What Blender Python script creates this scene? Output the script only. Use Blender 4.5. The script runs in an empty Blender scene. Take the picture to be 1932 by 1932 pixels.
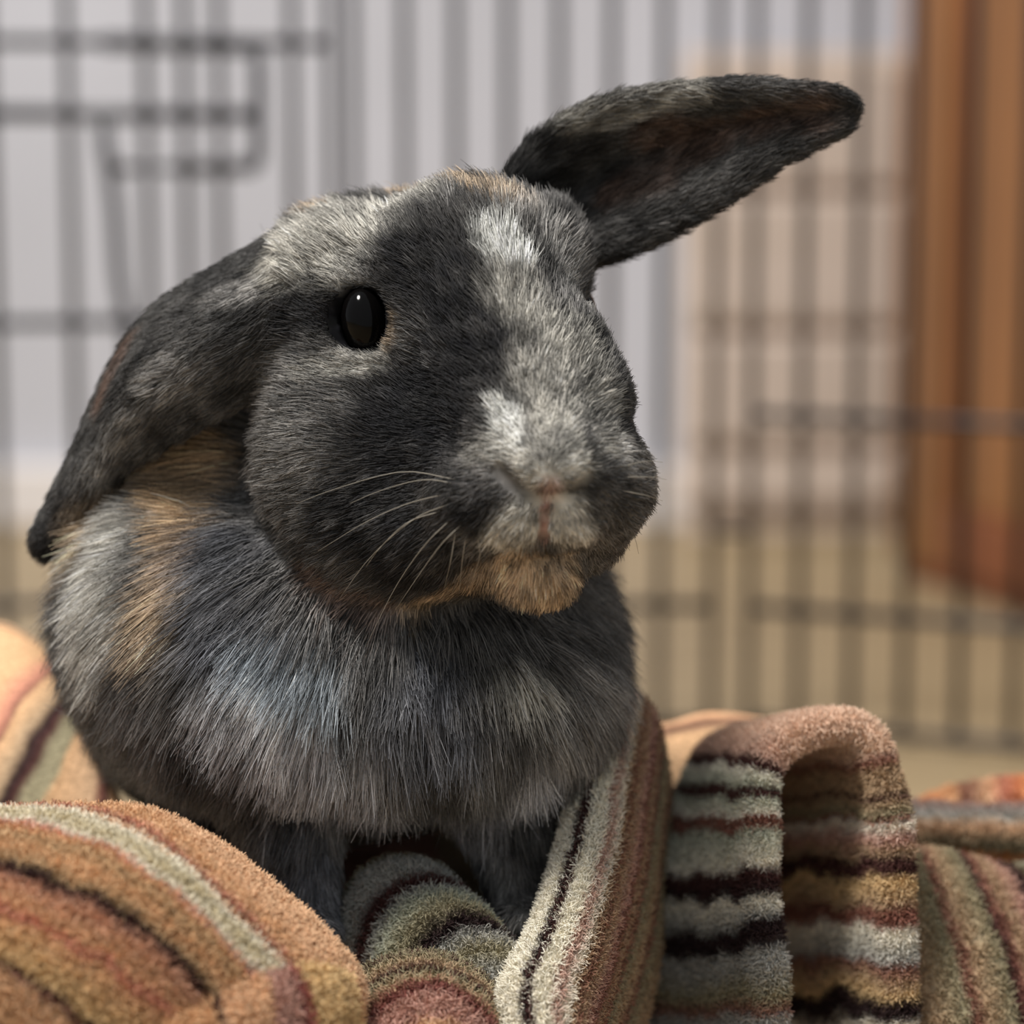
import bpy, math, random
import numpy as np
from mathutils import Vector, kdtree
from mathutils.bvhtree import BVHTree

rng = np.random.default_rng(7)
random.seed(7)
scene = bpy.context.scene
col = scene.collection

# ------------------------------------------------------------------ camera
IMG = 1932.0
HALF_FOV = math.radians(12.0)
F = IMG / 2 / math.tan(HALF_FOV)            # focal length in photo pixels
PITCH = math.radians(8.0)
D0 = 0.5                                    # distance of the rabbit's head
PX = D0 / F                                 # one photo pixel at that distance, metres
CAM = np.array((0.0, 0.0, 0.2485))
FWD = np.array((0.0, math.cos(PITCH), -math.sin(PITCH)))
UP = np.array((0.0, math.sin(PITCH), math.cos(PITCH)))
RIGHT = np.array((1.0, 0.0, 0.0))

cam_d = bpy.data.cameras.new('camera')
cam = bpy.data.objects.new('camera', cam_d)
col.objects.link(cam)
cam.location = CAM
cam.rotation_euler = (math.pi / 2 - PITCH, 0, 0)
cam_d.sensor_width = 36
cam_d.sensor_fit = 'HORIZONTAL'
cam_d.lens = 18 / math.tan(HALF_FOV)
cam_d.clip_start = 0.02
cam_d.dof.use_dof = True
cam_d.dof.focus_distance = 0.474
cam_d.dof.aperture_fstop = 7.5
scene.camera = cam

# ------------------------------------------------------------------ light
world = bpy.data.worlds.new('room_light')
scene.world = world
world.use_nodes = True
world.node_tree.nodes['Background'].inputs[0].default_value = (0.90, 0.95, 1.0, 1)
world.node_tree.nodes['Background'].inputs[1].default_value = 0.46

def area_light(name, loc, target, size, power, colour):
    l = bpy.data.lights.new(name, 'AREA')
    l.shape = 'DISK'
    l.size = size
    l.energy = power
    l.color = colour
    o = bpy.data.objects.new(name, l)
    col.objects.link(o)
    o.location = loc
    o.rotation_euler = (Vector(target) - Vector(loc)).to_track_quat('-Z', 'Y').to_euler()
    return o
# the room's ceiling lamp, above the frame; its soft highlight shows in the rabbit's eye
area_light('ceiling_lamp_offscreen', (-0.75, 0.1, 2.35), (0, 0.7, 0), 0.6, 80, (1.0, 0.965, 0.92))

scene.view_settings.view_transform = 'Standard'
scene.view_settings.look = 'None'
scene.view_settings.exposure = 0.0
scene.view_settings.gamma = 1.0
scene.view_settings.use_curve_mapping = False

# ------------------------------------------------------------------ helpers
def P(u, v, w=0.0, d=None):
    """photo pixel + offset towards the viewer (in head-plane pixels) -> world point"""
    if d is None:
        d = D0 - w * PX
    return CAM + d * (FWD + RIGHT * ((u - 966) / F) - UP * ((v - 966) / F))

def PA(a):
    a = np.asarray(a, float)
    d = (D0 - a[..., 2] * PX)[..., None]
    return CAM + d * (FWD + RIGHT * ((a[..., 0:1] - 966) / F) - UP * ((a[..., 1:2] - 966) / F))

def ray_floor(u, v, z=0.0):
    dr = FWD + RIGHT * ((u - 966) / F) - UP * ((v - 966) / F)
    return CAM + dr * ((z - CAM[2]) / dr[2])

def lin(c):
    return tuple((x / 12.92 if x <= 0.04045 else ((x + 0.055) / 1.055) ** 2.4) for x in (k / 255 for k in c))

def _hash(ix, iy, iz, seed):
    h = (ix * 374761393 + iy * 668265263 + iz * 2147483647 + seed * 974711) & 0xFFFFFFFF
    h = ((h ^ (h >> 13)) * 1274126177) & 0xFFFFFFFF
    h = (h ^ (h >> 16)) & 0xFFFF
    return h / 65535.0

def noise3(p, scale, seed=0):
    q = np.asarray(p) * scale
    i = np.floor(q).astype(np.int64)
    f = q - i
    f = f * f * (3 - 2 * f)
    out = 0
    for dx in (0, 1):
        for dy in (0, 1):
            for dz in (0, 1):
                wgt = (f[..., 0] if dx else 1 - f[..., 0]) * (f[..., 1] if dy else 1 - f[..., 1]) * (f[..., 2] if dz else 1 - f[..., 2])
                out = out + wgt * _hash(i[..., 0] + dx, i[..., 1] + dy, i[..., 2] + dz, seed)
    return out * 2 - 1

def fbm(p, scale, octv=3, seed=0):
    o = 0; a = 1; t = 0
    for k in range(octv):
        o = o + a * noise3(p, scale * 2 ** k, seed + k * 17); t += a; a *= 0.55
    return o / t

def norm(a):
    return a / np.maximum(np.linalg.norm(a, axis=-1, keepdims=True), 1e-12)

def mat(name, base=(0.5, 0.5, 0.5), rough=0.7, spec=0.3, metallic=0.0):
    m = bpy.data.materials.new(name)
    m.use_nodes = True
    b = m.node_tree.nodes['Principled BSDF']
    b.inputs['Base Color'].default_value = (*base, 1)
    b.inputs['Roughness'].default_value = rough
    b.inputs['Specular IOR Level'].default_value = spec
    b.inputs['Metallic'].default_value = metallic
    return m

def noise_colour(m, c1, c2, scale, detail=4.0, stretch=(1, 1, 1), bump=0.0):
    nt = m.node_tree; N = nt.nodes; L = nt.links
    b = N['Principled BSDF']
    tc = N.new('ShaderNodeTexCoord'); mp = N.new('ShaderNodeMapping')
    mp.inputs['Scale'].default_value = stretch
    nz = N.new('ShaderNodeTexNoise'); nz.inputs['Scale'].default_value = scale; nz.inputs['Detail'].default_value = detail
    rp = N.new('ShaderNodeValToRGB')
    rp.color_ramp.elements[0].position = 0.32; rp.color_ramp.elements[0].color = (*c1, 1)
    rp.color_ramp.elements[1].position = 0.68; rp.color_ramp.elements[1].color = (*c2, 1)
    L.new(tc.outputs['Object'], mp.inputs['Vector']); L.new(mp.outputs[0], nz.inputs['Vector'])
    L.new(nz.outputs['Fac'], rp.inputs[0]); L.new(rp.outputs[0], b.inputs['Base Color'])
    if bump:
        bp = N.new('ShaderNodeBump'); bp.inputs['Strength'].default_value = bump; bp.inputs['Distance'].default_value = 0.002
        L.new(nz.outputs['Fac'], bp.inputs['Height']); L.new(bp.outputs[0], b.inputs['Normal'])
    return m

def mesh_obj(name, verts, faces, material, parent=None, smooth=True):
    me = bpy.data.meshes.new(name)
    me.from_pydata([tuple(v) for v in verts] if not isinstance(verts, np.ndarray) else verts.tolist(), [], faces.tolist() if isinstance(faces, np.ndarray) else faces)
    me.update()
    if smooth:
        me.polygons.foreach_set('use_smooth', np.ones(len(me.polygons), bool))
    me.materials.append(material)
    o = bpy.data.objects.new(name, me)
    col.objects.link(o)
    if parent is not None:
        o.parent = parent
        o.matrix_parent_inverse = parent.matrix_world.inverted()
    return o

def empty(name, loc):
    o = bpy.data.objects.new(name, None)
    o.empty_display_size = 0.02
    col.objects.link(o)
    o.location = loc
    bpy.context.view_layer.update()
    return o

def tag(o, label=None, cat=None, group=None, kind=None):
    if label: o['label'] = label
    if cat: o['category'] = cat
    if group: o['group'] = group
    if kind: o['kind'] = kind
    return o

BOXF = [(0, 1, 3, 2), (4, 6, 7, 5), (0, 4, 5, 1), (2, 3, 7, 6), (0, 2, 6, 4), (1, 5, 7, 3)]
def box(name, lo, hi, material, parent=None, bevel=0.0):
    vs = [(x, y, z) for x in (lo[0], hi[0]) for y in (lo[1], hi[1]) for z in (lo[2], hi[2])]
    o = mesh_obj(name, vs, BOXF, material, parent, smooth=False)
    if bevel:
        md = o.modifiers.new('bevel', 'BEVEL'); md.width = bevel; md.segments = 2
    return o

def tube(name, pts, radii, material, parent=None, sides=8):
    pts = np.asarray(pts, float); n = len(pts)
    if np.isscalar(radii): radii = [radii] * n
    tan = norm(np.gradient(pts, axis=0))
    ref = np.array((0.0, 0.0, 1.0)) if abs(tan[0][2]) < 0.9 else np.array((1.0, 0.0, 0.0))
    V = []; Fc = []
    a = np.arange(sides) * 2 * math.pi / sides
    for i in range(n):
        x = norm(np.cross(tan[i], ref)); y = np.cross(tan[i], x)
        V.append(pts[i] + radii[i] * (np.cos(a)[:, None] * x + np.sin(a)[:, None] * y))
    V = np.concatenate(V)
    for i in range(n - 1):
        for k in range(sides):
            k2 = (k + 1) % sides
            Fc.append((i * sides + k, i * sides + k2, (i + 1) * sides + k2, (i + 1) * sides + k))
    Fc.append(tuple(range(sides))[::-1]); Fc.append(tuple((n - 1) * sides + k for k in range(sides)))
    return mesh_obj(name, V, Fc, material, parent)

def hair_obj(name, pts, root_r, material, parent, fattrs=None, cattrs=None, tip=0.35):
    """pts: (n, k, 3) strands -> one hair Curves object"""
    n, k, _ = pts.shape
    hc = bpy.data.hair_curves.new(name)
    hc.add_curves([k] * n)
    hc.attributes['position'].data.foreach_set('vector', np.ascontiguousarray(pts, np.float32).ravel())
    ra = hc.attributes.get('radius') or hc.attributes.new('radius', 'FLOAT', 'POINT')
    prof = np.linspace(1, tip, k)[None, :] * np.asarray(root_r).reshape(-1, 1) * np.ones((n, 1))
    ra.data.foreach_set('value', prof.astype(np.float32).ravel())
    for nm, a in (fattrs or {}).items():
        at = hc.attributes.new(nm, 'FLOAT', 'CURVE'); at.data.foreach_set('value', np.asarray(a, np.float32))
    for nm, a in (cattrs or {}).items():
        at = hc.attributes.new(nm, 'FLOAT_COLOR', 'CURVE')
        at.data.foreach_set('color', np.concatenate([a, np.ones((n, 1))], 1).astype(np.float32).ravel())
    hc.materials.append(material)
    o = bpy.data.objects.new(name, hc)
    col.objects.link(o)
    o.parent = parent
    o.matrix_parent_inverse = parent.matrix_world.inverted()
    o['kind'] = 'stuff'
    return o

# ------------------------------------------------------------------ the room
m_wall = noise_colour(mat('wall_paint', rough=0.85, spec=0.2), lin((190, 191, 198)), lin((202, 203, 211)), 3.0)
m_base = noise_colour(mat('baseboard_paint', rough=0.5), lin((222, 216, 214)), lin((232, 227, 224)), 5.0)
m_floor = noise_colour(mat('oak_floor', rough=0.5, spec=0.35), lin((146, 127, 97)), lin((164, 144, 112)), 4.0, 6.0, (0.6, 9, 1), 0.1)

wall_y = ray_floor(966, 992)[1]
fl = box('floor', (-3, -1.2, -0.05), (3, wall_y + 0.1, 0.0), m_floor); tag(fl, 'pale oak floor under the wire pen', kind='structure')
wb = box('wall_back', (-3, wall_y, 0.0), (3, wall_y + 0.1, 2.4), m_wall); tag(wb, 'off-white painted wall behind the wire pen', kind='structure')
bb = box('baseboard_back', (-3, wall_y - 0.014, 0.0), (3, wall_y, 0.045), m_base, bevel=0.004); tag(bb, 'white baseboard along the wall', kind='structure')

# ------------------------------------------------------------------ cabinets behind the pen
def depth_at(u, v, y):
    dr = FWD + RIGHT * ((u - 966) / F) - UP * ((v - 966) / F)
    return CAM + dr * ((y - CAM[1]) / dr[1])

m_beige = noise_colour(mat('beige_laminate', rough=0.6), lin((198, 182, 168)), lin((208, 192, 180)), 6.0, 3.0, (1, 1, 8))
m_gap = mat('drawer_gap', lin((120, 100, 82)), 0.8)
yb = wall_y - 0.016
yfr = yb - 0.035
x0 = depth_at(1288, 900, yfr)[0]; x1 = depth_at(1697, 900, yfr)[0]
ztop = depth_at(1500, 95, yfr)[2]
ch = empty('chest_of_drawers', ((x0 + x1) / 2, (yfr + yb) / 2, 0))
tag(ch, 'pale beige low chest of drawers against the wall behind the pen', 'chest of drawers')
box('carcass', (x0, yfr + 0.008, 0.02), (x1, yb, ztop), m_beige, ch, 0.003)
zs = [depth_at(1500, v, yfr)[2] for v in (955, 870, 835, 640, 612, 372, 350, 118)]
for k in range(0, 8, 2):
    dr = box('drawer', (x0 + 0.006, yfr, zs[k]), (x1 - 0.006, yfr + 0.012, zs[k + 1]), m_beige, ch, 0.004)
    zc = (zs[k] + zs[k + 1]) / 2; xc = (x0 + x1) / 2
box('plinth', (x0 + 0.004, yfr + 0.012, 0.0), (x1 - 0.004, yb, 0.021), m_beige, ch)

m_wood = noise_colour(mat('brown_wood', rough=0.45, spec=0.4), lin((120, 80, 44)), lin((160, 108, 62)), 5.0, 5.0, (7, 7, 0.7), 0.1)
m_wood2 = noise_colour(mat('red_brown_wood', rough=0.45, spec=0.4), lin((112, 64, 38)), lin((146, 86, 52)), 5.0, 5.0, (7, 7, 0.7), 0.1)
pA = ray_floor(1684, 1085); pB = ray_floor(2300, 1275)
wc = empty('wooden_cabinet', (pA[0], pA[1], 0))
tag(wc, 'tall reddish brown wooden cabinet standing beyond the pen beside the beige drawers', 'cabinet')
dirx = norm(pB - pA); nrm = np.array((dirx[1], -dirx[0], 0.0))
if nrm[1] > 0: nrm = -nrm
back = -nrm
def cab_box(name, a0, a1, b0, b1, z0, z1, m, parent=wc):
    vs = [tuple(pA * (1, 1, 0) + dirx * (1, 1, 0) * a + back * b + np.array((0, 0, z))) for a in (a0, a1) for b in (b0, b1) for z in (z0, z1)]
    o = mesh_obj(name, vs, BOXF, m, parent, False)
    md = o.modifiers.new('bevel', 'BEVEL'); md.width = 0.002; md.segments = 2
    return o
Lc = float(np.linalg.norm(pB - pA))
cab_box('carcass', 0.002, Lc, 0.012, 0.30, 0.01, 1.1, m_wood2)
cab_box('stile', 0.0, 0.055, 0.0, 0.02, 0.012, 1.1, m_wood)
cab_box('panel', 0.055, 0.075, 0.006, 0.02, 0.05, 1.1, m_wood2)
cab_box('panel', 0.075, Lc - 0.06, 0.004, 0.02, 0.05, 1.1, m_wood)
cab_box('stile', Lc - 0.06, Lc, 0.0, 0.02, 0.012, 1.1, m_wood)
cab_box('rail', 0.055, Lc - 0.06, 0.0, 0.02, 0.012, 0.05, m_wood2)
cab_box('plinth', 0.004, Lc, 0.004, 0.28, 0.0, 0.012, m_wood2)

# ------------------------------------------------------------------ wire pen
m_wire = mat('black_wire', lin((26, 26, 32)), 0.45, 0.5)
R_W = 0.0023
pen = empty('wire_pen', tuple(ray_floor(1000, 1376)))
tag(pen, 'black wire pen with upright bars and a door latch behind the rabbit', 'pet pen')
DP = 1.085                                   # distance of the back panels
YP = P(1345, 1376, d=DP)[1]
def panel(name, us, hs, ub, top=0.62, ends=None, y_of=None):
    """us: bar positions at mid height, hs: rail heights as photo rows measured at column ub"""
    pn = empty(name, (0, YP, 0)); pn.parent = pen; pn.matrix_parent_inverse = pen.matrix_world.inverted()
    bpy.context.view_layer.update()
    xs = []
    for u in us:
        y = y_of(u); p = depth_at(u, 900, y)
        xs.append((p[0], y))
        tube('bar', [(p[0], y, R_W), (p[0], y, top)], R_W, m_wire, pn)
    for v in hs:
        z = max(depth_at(ub, v, y_of(ub))[2], R_W)
        (xa, ya), (xb, yb_) = xs[0], xs[-1]
        tube('rail', [(xa - 0.002, ya - R_W * 1.6, z), (xb + 0.002, yb_ - R_W * 1.6, z)], R_W, m_wire, pn)
    tube('rail', [(xs[0][0], xs[0][1] - R_W * 1.6, top), (xs[-1][0], xs[-1][1] - R_W * 1.6, top)], R_W, m_wire, pn)
    return pn
pl = panel('panel', [-790, -718, -646, -574, -502, -430, -358, -286, -214, -142, -70, 2, 146, 290, 362, 425, 560, 631], [80, 608, 1136, 1362], 150, y_of=lambda u: YP - 0.02 * (631 - u) / 700)
pm = panel('panel', [672, 767, 862, 957, 1053, 1150, 1247, 1346], [1140, 1370], 1250, y_of=lambda u: YP + 0.004)
pr = panel('panel', [1417, 1511, 1612, 1713, 1818, 1924, 2034, 2148, 2266, 2388], [790, 1160, 1378], 1680, y_of=lambda u: YP - 0.052 * (u - 1417) / 600)
# hinge clips between the middle and right panel
for v in (200, 1000):
    a = depth_at(1346, v, YP); b = depth_at(1417, v, YP)
    tube('clip', [a + (0, -0.006, 0), (a + b) / 2 + (0, -0.008, 0), b + (0, -0.006, 0)], 0.0014, m_wire, pm)
# the door latch: a bent rod handle and the door's edge
yl = YP - 0.022
def LP(u, v): return tuple(depth_at(u, v, yl))
tube('latch_rod', [LP(196, 80), LP(480, 86)], 0.0036, m_wire, pl)
tube('latch_loop', [LP(484, 84), LP(487, 150), LP(487, 250), LP(485, 306), LP(476, 316), LP(350, 317), LP(214, 318), LP(203, 308), LP(192, 215)], 0.0030, m_wire, pl)
tube('latch_bar', [LP(-60, 214), LP(486, 218)], 0.0030, m_wire, pl)
tube('door_edge', [LP(192, 216), LP(206, 318), LP(216, 400), LP(223, 520), LP(238, 612), LP(246, 700), LP(248, 1100), LP(248, 1330)], 0.0028, m_wire, pl)

# ------------------------------------------------------------------ striped rug
def catmull(a, n):
    a = np.asarray(a, float)
    k = a.shape[0]
    ext = np.concatenate([2 * a[:1] - a[1:2], a, 2 * a[-1:] - a[-2:-1]])
    t = np.linspace(0, k - 1, n)
    i = np.minimum(t.astype(int), k - 2); f = (t - i).reshape((-1,) + (1,) * (a.ndim - 1))
    p0, p1, p2, p3 = ext[i], ext[i + 1], ext[i + 2], ext[i + 3]
    return 0.5 * (2 * p1 + (p2 - p0) * f + (2 * p0 - 5 * p1 + 4 * p2 - p3) * f ** 2 + (3 * p1 - p0 - 3 * p2 + p3) * f ** 3)

def rug_material(name, stops, wob=0.02, stops2=None, split=0.6):
    """stops: (position, sRGB) along the stripe coordinate; interpolated quickly so that stripes have soft woven edges"""
    m = mat(name, rough=0.95, spec=0.05)
    nt = m.node_tree; N = nt.nodes; L = nt.links; b = N['Principled BSDF']
    at = N.new('ShaderNodeAttribute'); at.attribute_name = 'stripe'
    tc = N.new('ShaderNodeTexCoord')
    nz = N.new('ShaderNodeTexNoise'); nz.inputs['Scale'].default_value = 160; nz.inputs['Detail'].default_value = 3
    L.new(tc.outputs['Object'], nz.inputs['Vector'])
    ma = N.new('ShaderNodeMath'); ma.operation = 'MULTIPLY_ADD'; ma.inputs[1].default_value = wob
    L.new(nz.outputs['Fac'], ma.inputs[0]); L.new(at.outputs['Fac'], ma.inputs[2])
    sb = N.new('ShaderNodeMath'); sb.operation = 'SUBTRACT'; sb.inputs[1].default_value = wob / 2
    L.new(ma.outputs[0], sb.inputs[0])
    rp = N.new('ShaderNodeValToRGB'); cr = rp.color_ramp
    cr.interpolation = 'LINEAR'
    cr.elements[0].position = stops[0][0]; cr.elements[0].color = (*lin(stops[0][1]), 1)
    cr.elements[1].position = stops[-1][0]; cr.elements[1].color = (*lin(stops[-1][1]), 1)
    for p, c in stops[1:-1]:
        e = cr.elements.new(p); e.color = (*lin(c), 1)
    L.new(sb.outputs[0], rp.inputs[0])
    n2 = N.new('ShaderNodeTexNoise'); n2.inputs['Scale'].default_value = 900; n2.inputs['Detail'].default_value = 2
    L.new(tc.outputs['Object'], n2.inputs['Vector'])
    hs = N.new('ShaderNodeHueSaturation'); hs.inputs['Saturation'].default_value = 0.86
    mr = N.new('ShaderNodeMapRange'); mr.inputs['From Min'].default_value = 0.3; mr.inputs['From Max'].default_value = 0.7
    mr.inputs['To Min'].default_value = 0.9; mr.inputs['To Max'].default_value = 1.5
    L.new(n2.outputs['Fac'], mr.inputs['Value']); L.new(mr.outputs[0], hs.inputs['Value'])
    src = rp.outputs[0]
    if stops2:
        r2 = N.new('ShaderNodeValToRGB'); c2 = r2.color_ramp
        c2.elements[0].position = stops2[0][0]; c2.elements[0].color = (*lin(stops2[0][1]), 1)
        c2.elements[1].position = stops2[-1][0]; c2.elements[1].color = (*lin(stops2[-1][1]), 1)
        for p, c in stops2[1:-1]:
            e = c2.elements.new(p); e.color = (*lin(c), 1)
        L.new(sb.outputs[0], r2.inputs[0])
        gt = N.new('ShaderNodeMath'); gt.operation = 'GREATER_THAN'; gt.inputs[1].default_value = split
        L.new(sb.outputs[0], gt.inputs[0])
        mx = N.new('ShaderNodeMix'); mx.data_type = 'RGBA'
        L.new(gt.outputs[0], mx.inputs[0]); L.new(rp.outputs[0], mx.inputs[6]); L.new(r2.outputs[0], mx.inputs[7])
        src = mx.outputs[2]
    L.new(src, hs.inputs['Color']); L.new(hs.outputs[0], b.inputs['Base Color'])
    bp = N.new('ShaderNodeBump'); bp.inputs['Strength'].default_value = 0.6; bp.inputs['Distance'].default_value = 0.0008
    L.new(n2.outputs['Fac'], bp.inputs['Height']); L.new(bp.outputs[0], b.inputs['Normal'])
    return m

def bands(seq):
    """seq: (width, colour) woven bands -> colour stops with narrow soft edges"""
    tot = sum(w for w, c in seq); out = []; x = 0
    for w, c in seq:
        a = x / tot; x += w; b = x / tot; e = min(0.006, (b - a) * 0.3)
        out += [(a + e, c), (b - e, c)]
    return out[:32]

rug = empty('striped_rug', (0.0, 0.56, 0.0))
tag(rug, 'striped chenille rug bunched up in thick folds under and around the rabbit', 'rug')

def sheet(name, ctrl, n_along, n_across, thick, material, stripe='across', wobble=6, seed=0, pile=0, pile_len=0.0021, shear=0.0, world_pts=False, rib=0.0, s_off=0.0, s_sc=1.0):
    """ctrl[k][m] = control points (photo u, v, w); k along the fold, m across it"""
    g = catmull(np.asarray(ctrl, float), n_along)
    g = np.swapaxes(catmull(np.swapaxes(g, 0, 1), n_across), 0, 1)
    G = g if world_pts else PA(g)
    du = np.gradient(G, axis=0); dv = np.gradient(G, axis=1)
    Nn = norm(np.cross(du, dv))
    mid = (n_along // 2, n_across // 2)
    # orient: front = side towards the camera on average
    if np.mean(np.sum(Nn * (CAM - G), -1)) < 0: Nn = -Nn
    G = G + Nn * (fbm(G, 55, 3, seed) * wobble * PX)[..., None]
    sv, tv = np.meshgrid(np.linspace(0, 1, n_along), np.linspace(0, 1, n_across), indexing='ij')
    S = tv if stripe == 'across' else sv
    S = np.clip((S + shear * ((sv if stripe == 'across' else tv) - 0.43) + s_off) * s_sc + 0.012 * fbm(G, 120, 2, seed + 5) + 0.010 * fbm(G, 40, 2, seed + 8), 0.001, 0.999)
    if rib:
        G = G + Nn * (np.sin((tv if stripe != 'across' else sv) * rib) * 2.0 * PX)[..., None]
    du = np.gradient(G, axis=0); dv = np.gradient(G, axis=1)
    N2 = norm(np.cross(du, dv)); sg = np.sign(np.sum(N2 * Nn, -1, keepdims=True)); sg[sg == 0] = 1; Nn = N2 * sg
    h = thick * PX / 2
    nA, nB = n_along, n_across
    V = [(G + Nn * h).reshape(-1, 3), (G - Nn * h).reshape(-1, 3)]
    St = [S.ravel(), S.ravel()]
    idx = np.arange(nA * nB).reshape(nA, nB)
    q = np.stack([idx[:-1, :-1], idx[1:, :-1], idx[1:, 1:], idx[:-1, 1:]], -1).reshape(-1, 4)
    Fc = [q, q[:, ::-1] + nA * nB]
    loop = np.concatenate([idx[0, :-1], idx[:-1, -1], idx[-1, :0:-1], idx[:0:-1, 0]])
    ii, jj = loop // nB, loop % nB
    out = np.zeros((len(loop), 3))
    tu = norm(du); tw = norm(dv)
    for k in range(len(loop)):
        i, j = ii[k], jj[k]
        o = 0
        if i == 0: o = o - tu[i, j]
        if i == nA - 1: o = o + tu[i, j]
        if j == 0: o = o - tw[i, j]
        if j == nB - 1: o = o + tw[i, j]
        out[k] = o
    out = norm(out)
    base = 2 * nA * nB
    rings = [loop]
    M = G.reshape(-1, 3)[loop]; Nl = Nn.reshape(-1, 3)[loop]; Sl = S.ravel()[loop]
    for a in (0.25, 0.5, 0.75):
        V.append(M + out * h * 1.15 * math.sin(a * math.pi) + Nl * h * math.cos(a * math.pi)); St.append(Sl)
        rings.append(base + np.arange(len(loop))); base += len(loop)
    rings.append(loop + nA * nB)
    for r0, r1 in zip(rings[:-1], rings[1:]):
        Fc.append(np.stack([r0, np.roll(r0, -1), np.roll(r1, -1), r1], -1))
    V = np.concatenate(V); St = np.concatenate(St); Fc = np.concatenate(Fc)
    o = mesh_obj(name, V, Fc, material, rug)
    at = o.data.attributes.new('stripe', 'FLOAT', 'POINT'); at.data.foreach_set('value', St.astype(np.float32))
    if pile:
        tri = np.concatenate([Fc[:, [0, 1, 2]], Fc[:, [0, 2, 3]]])
        a, b, c = V[tri[:, 0]], V[tri[:, 1]], V[tri[:, 2]]
        cr = np.cross(b - a, c - a); ar = np.linalg.norm(cr, axis=1) / 2
        ctr = (a + b + c) / 3
        # sign of the normal: away from the sheet's middle layer
        fn = norm(cr)
        mpos = G.reshape(-1, 3)
        loc = np.zeros((len(tri), 3))
        nq = len(Fc); vi = np.concatenate([Fc[:, 0], Fc[:, 0]])
        midp = np.zeros((len(V), 3)); midp[:nA * nB] = mpos; midp[nA * nB:2 * nA * nB] = mpos
        off = 2 * nA * nB
        for r in range(3): midp[off + r * len(loop): off + (r + 1) * len(loop)] = M
        away = ctr - midp[vi]
        fn = fn * np.where(np.sum(fn * away, 1, keepdims=True) < 0, -1, 1)
        n = int(ar.sum() * 1e6 * pile)
        ch_ = rng.choice(len(tri), n, p=ar / ar.sum())
        r1 = np.sqrt(rng.random(n)); r2 = rng.random(n)
        w0, w1, w2 = 1 - r1, r1 * (1 - r2), r1 * r2
        root = a[ch_] * w0[:, None] + b[ch_] * w1[:, None] + c[ch_] * w2[:, None]
        st = St[tri[ch_, 0]] * w0 + St[tri[ch_, 1]] * w1 + St[tri[ch_, 2]] * w2
        cl = np.stack([fbm(root, 500, 2, seed + 1), fbm(root, 500, 2, seed + 2), fbm(root, 500, 2, seed + 3)], -1)
        d = norm(fn[ch_] + 0.9 * cl + 0.45 * rng.normal(size=(n, 3)))
        ln = pile_len * (0.55 + 0.75 * rng.random(n))[:, None]
        d2 = norm(d + 0.8 * rng.normal(size=(n, 3)))
        pts = np.stack([root - d * 0.0003, root + d * ln * 0.5, root + d * ln * 0.5 + d2 * ln * 0.5], 1)
        hair_obj('pile', pts, 0.00013, material, o, fattrs={'stripe': st}, tip=0.5)
    return o

O = (206, 158, 106); PE = (214, 172, 128); CO = (196, 124, 92); RB = (134, 82, 64); DK = (78, 46, 42); BK = (52, 38, 38)
TA = (172, 142, 106); OL = (150, 140, 108); CR = (226, 219, 200); GN = (182, 184, 162); RO = (182, 136, 118); YE = (208, 174, 116); GY = (166, 164, 156)
G2 = (194, 178, 138); O2 = (186, 152, 106); R2 = (192, 138, 106)
m_front = rug_material('rug_roll_stripes', [(0.0, PE), (0.40, PE), (0.43, O), (0.452, PE), (0.46, CO), (0.470, RB), (0.478, PE), (0.492, CR), (0.52, G2), (0.545, CR), (0.552, CO), (0.562, O), (0.575, O2), (0.60, O), (0.626, O2), (0.633, BK), (0.643, DK), (0.652, R2), (0.70, O), (0.706, CO), (0.716, CO), (0.724, O), (0.78, YE), (0.785, DK), (0.790, RB), (0.797, PE), (0.84, O), (0.85, O2), (0.90, G2), (0.905, DK), (0.915, O), (1.0, PE)])
sheet('rolled_fold', [
    [(-260, 1760, 150), (-260, 1620, 240), (-260, 1556, 380), (-260, 1610, 560), (-255, 1720, 680), (-250, 1850, 730), (-250, 1990, 740)],
    [(-80, 1750, 150), (-80, 1610, 240), (-80, 1562, 380), (-82, 1620, 560), (-85, 1725, 680), (-90, 1850, 730), (-95, 1990, 740)],
    [(120, 1720, 150), (115, 1590, 240), (110, 1552, 370), (100, 1610, 540), (85, 1715, 660), (60, 1830, 715), (40, 1990, 730)],
    [(290, 1720, 180), (285, 1600, 260), (280, 1563, 370), (268, 1615, 520), (250, 1710, 630), (225, 1830, 690), (200, 1990, 700)],
    [(425, 1760, 210), (418, 1658, 290), (408, 1625, 380), (395, 1672, 510), (378, 1750, 595), (350, 1850, 650), (330, 1990, 660)],
    [(560, 1860, 260), (558, 1772, 320), (552, 1740, 390), (540, 1772, 490), (515, 1825, 560), (470, 1882, 600), (430, 1990, 610)],
    [(640, 1930, 320), (640, 1858, 350), (636, 1828, 400), (622, 1845, 470), (590, 1874, 530), (540, 1915, 560), (500, 1990, 570)],
    [(668, 1980, 350), (668, 1920, 370), (662, 1885, 400), (650, 1895, 440), (625, 1920, 480), (590, 1950, 500), (560, 2000, 510)],
], 150, 170, 34, m_front, 'across', 9, 1, pile=11, shear=-0.7, s_off=0.3, s_sc=0.625)
m_hem = rug_material('rug_hem_stripes', bands([(10, O), (1.2, DK), (9, PE), (5, RO), (1.8, (140, 62, 52)), (10, YE), (1, O2), (6, YE), (6, O)]))
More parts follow.
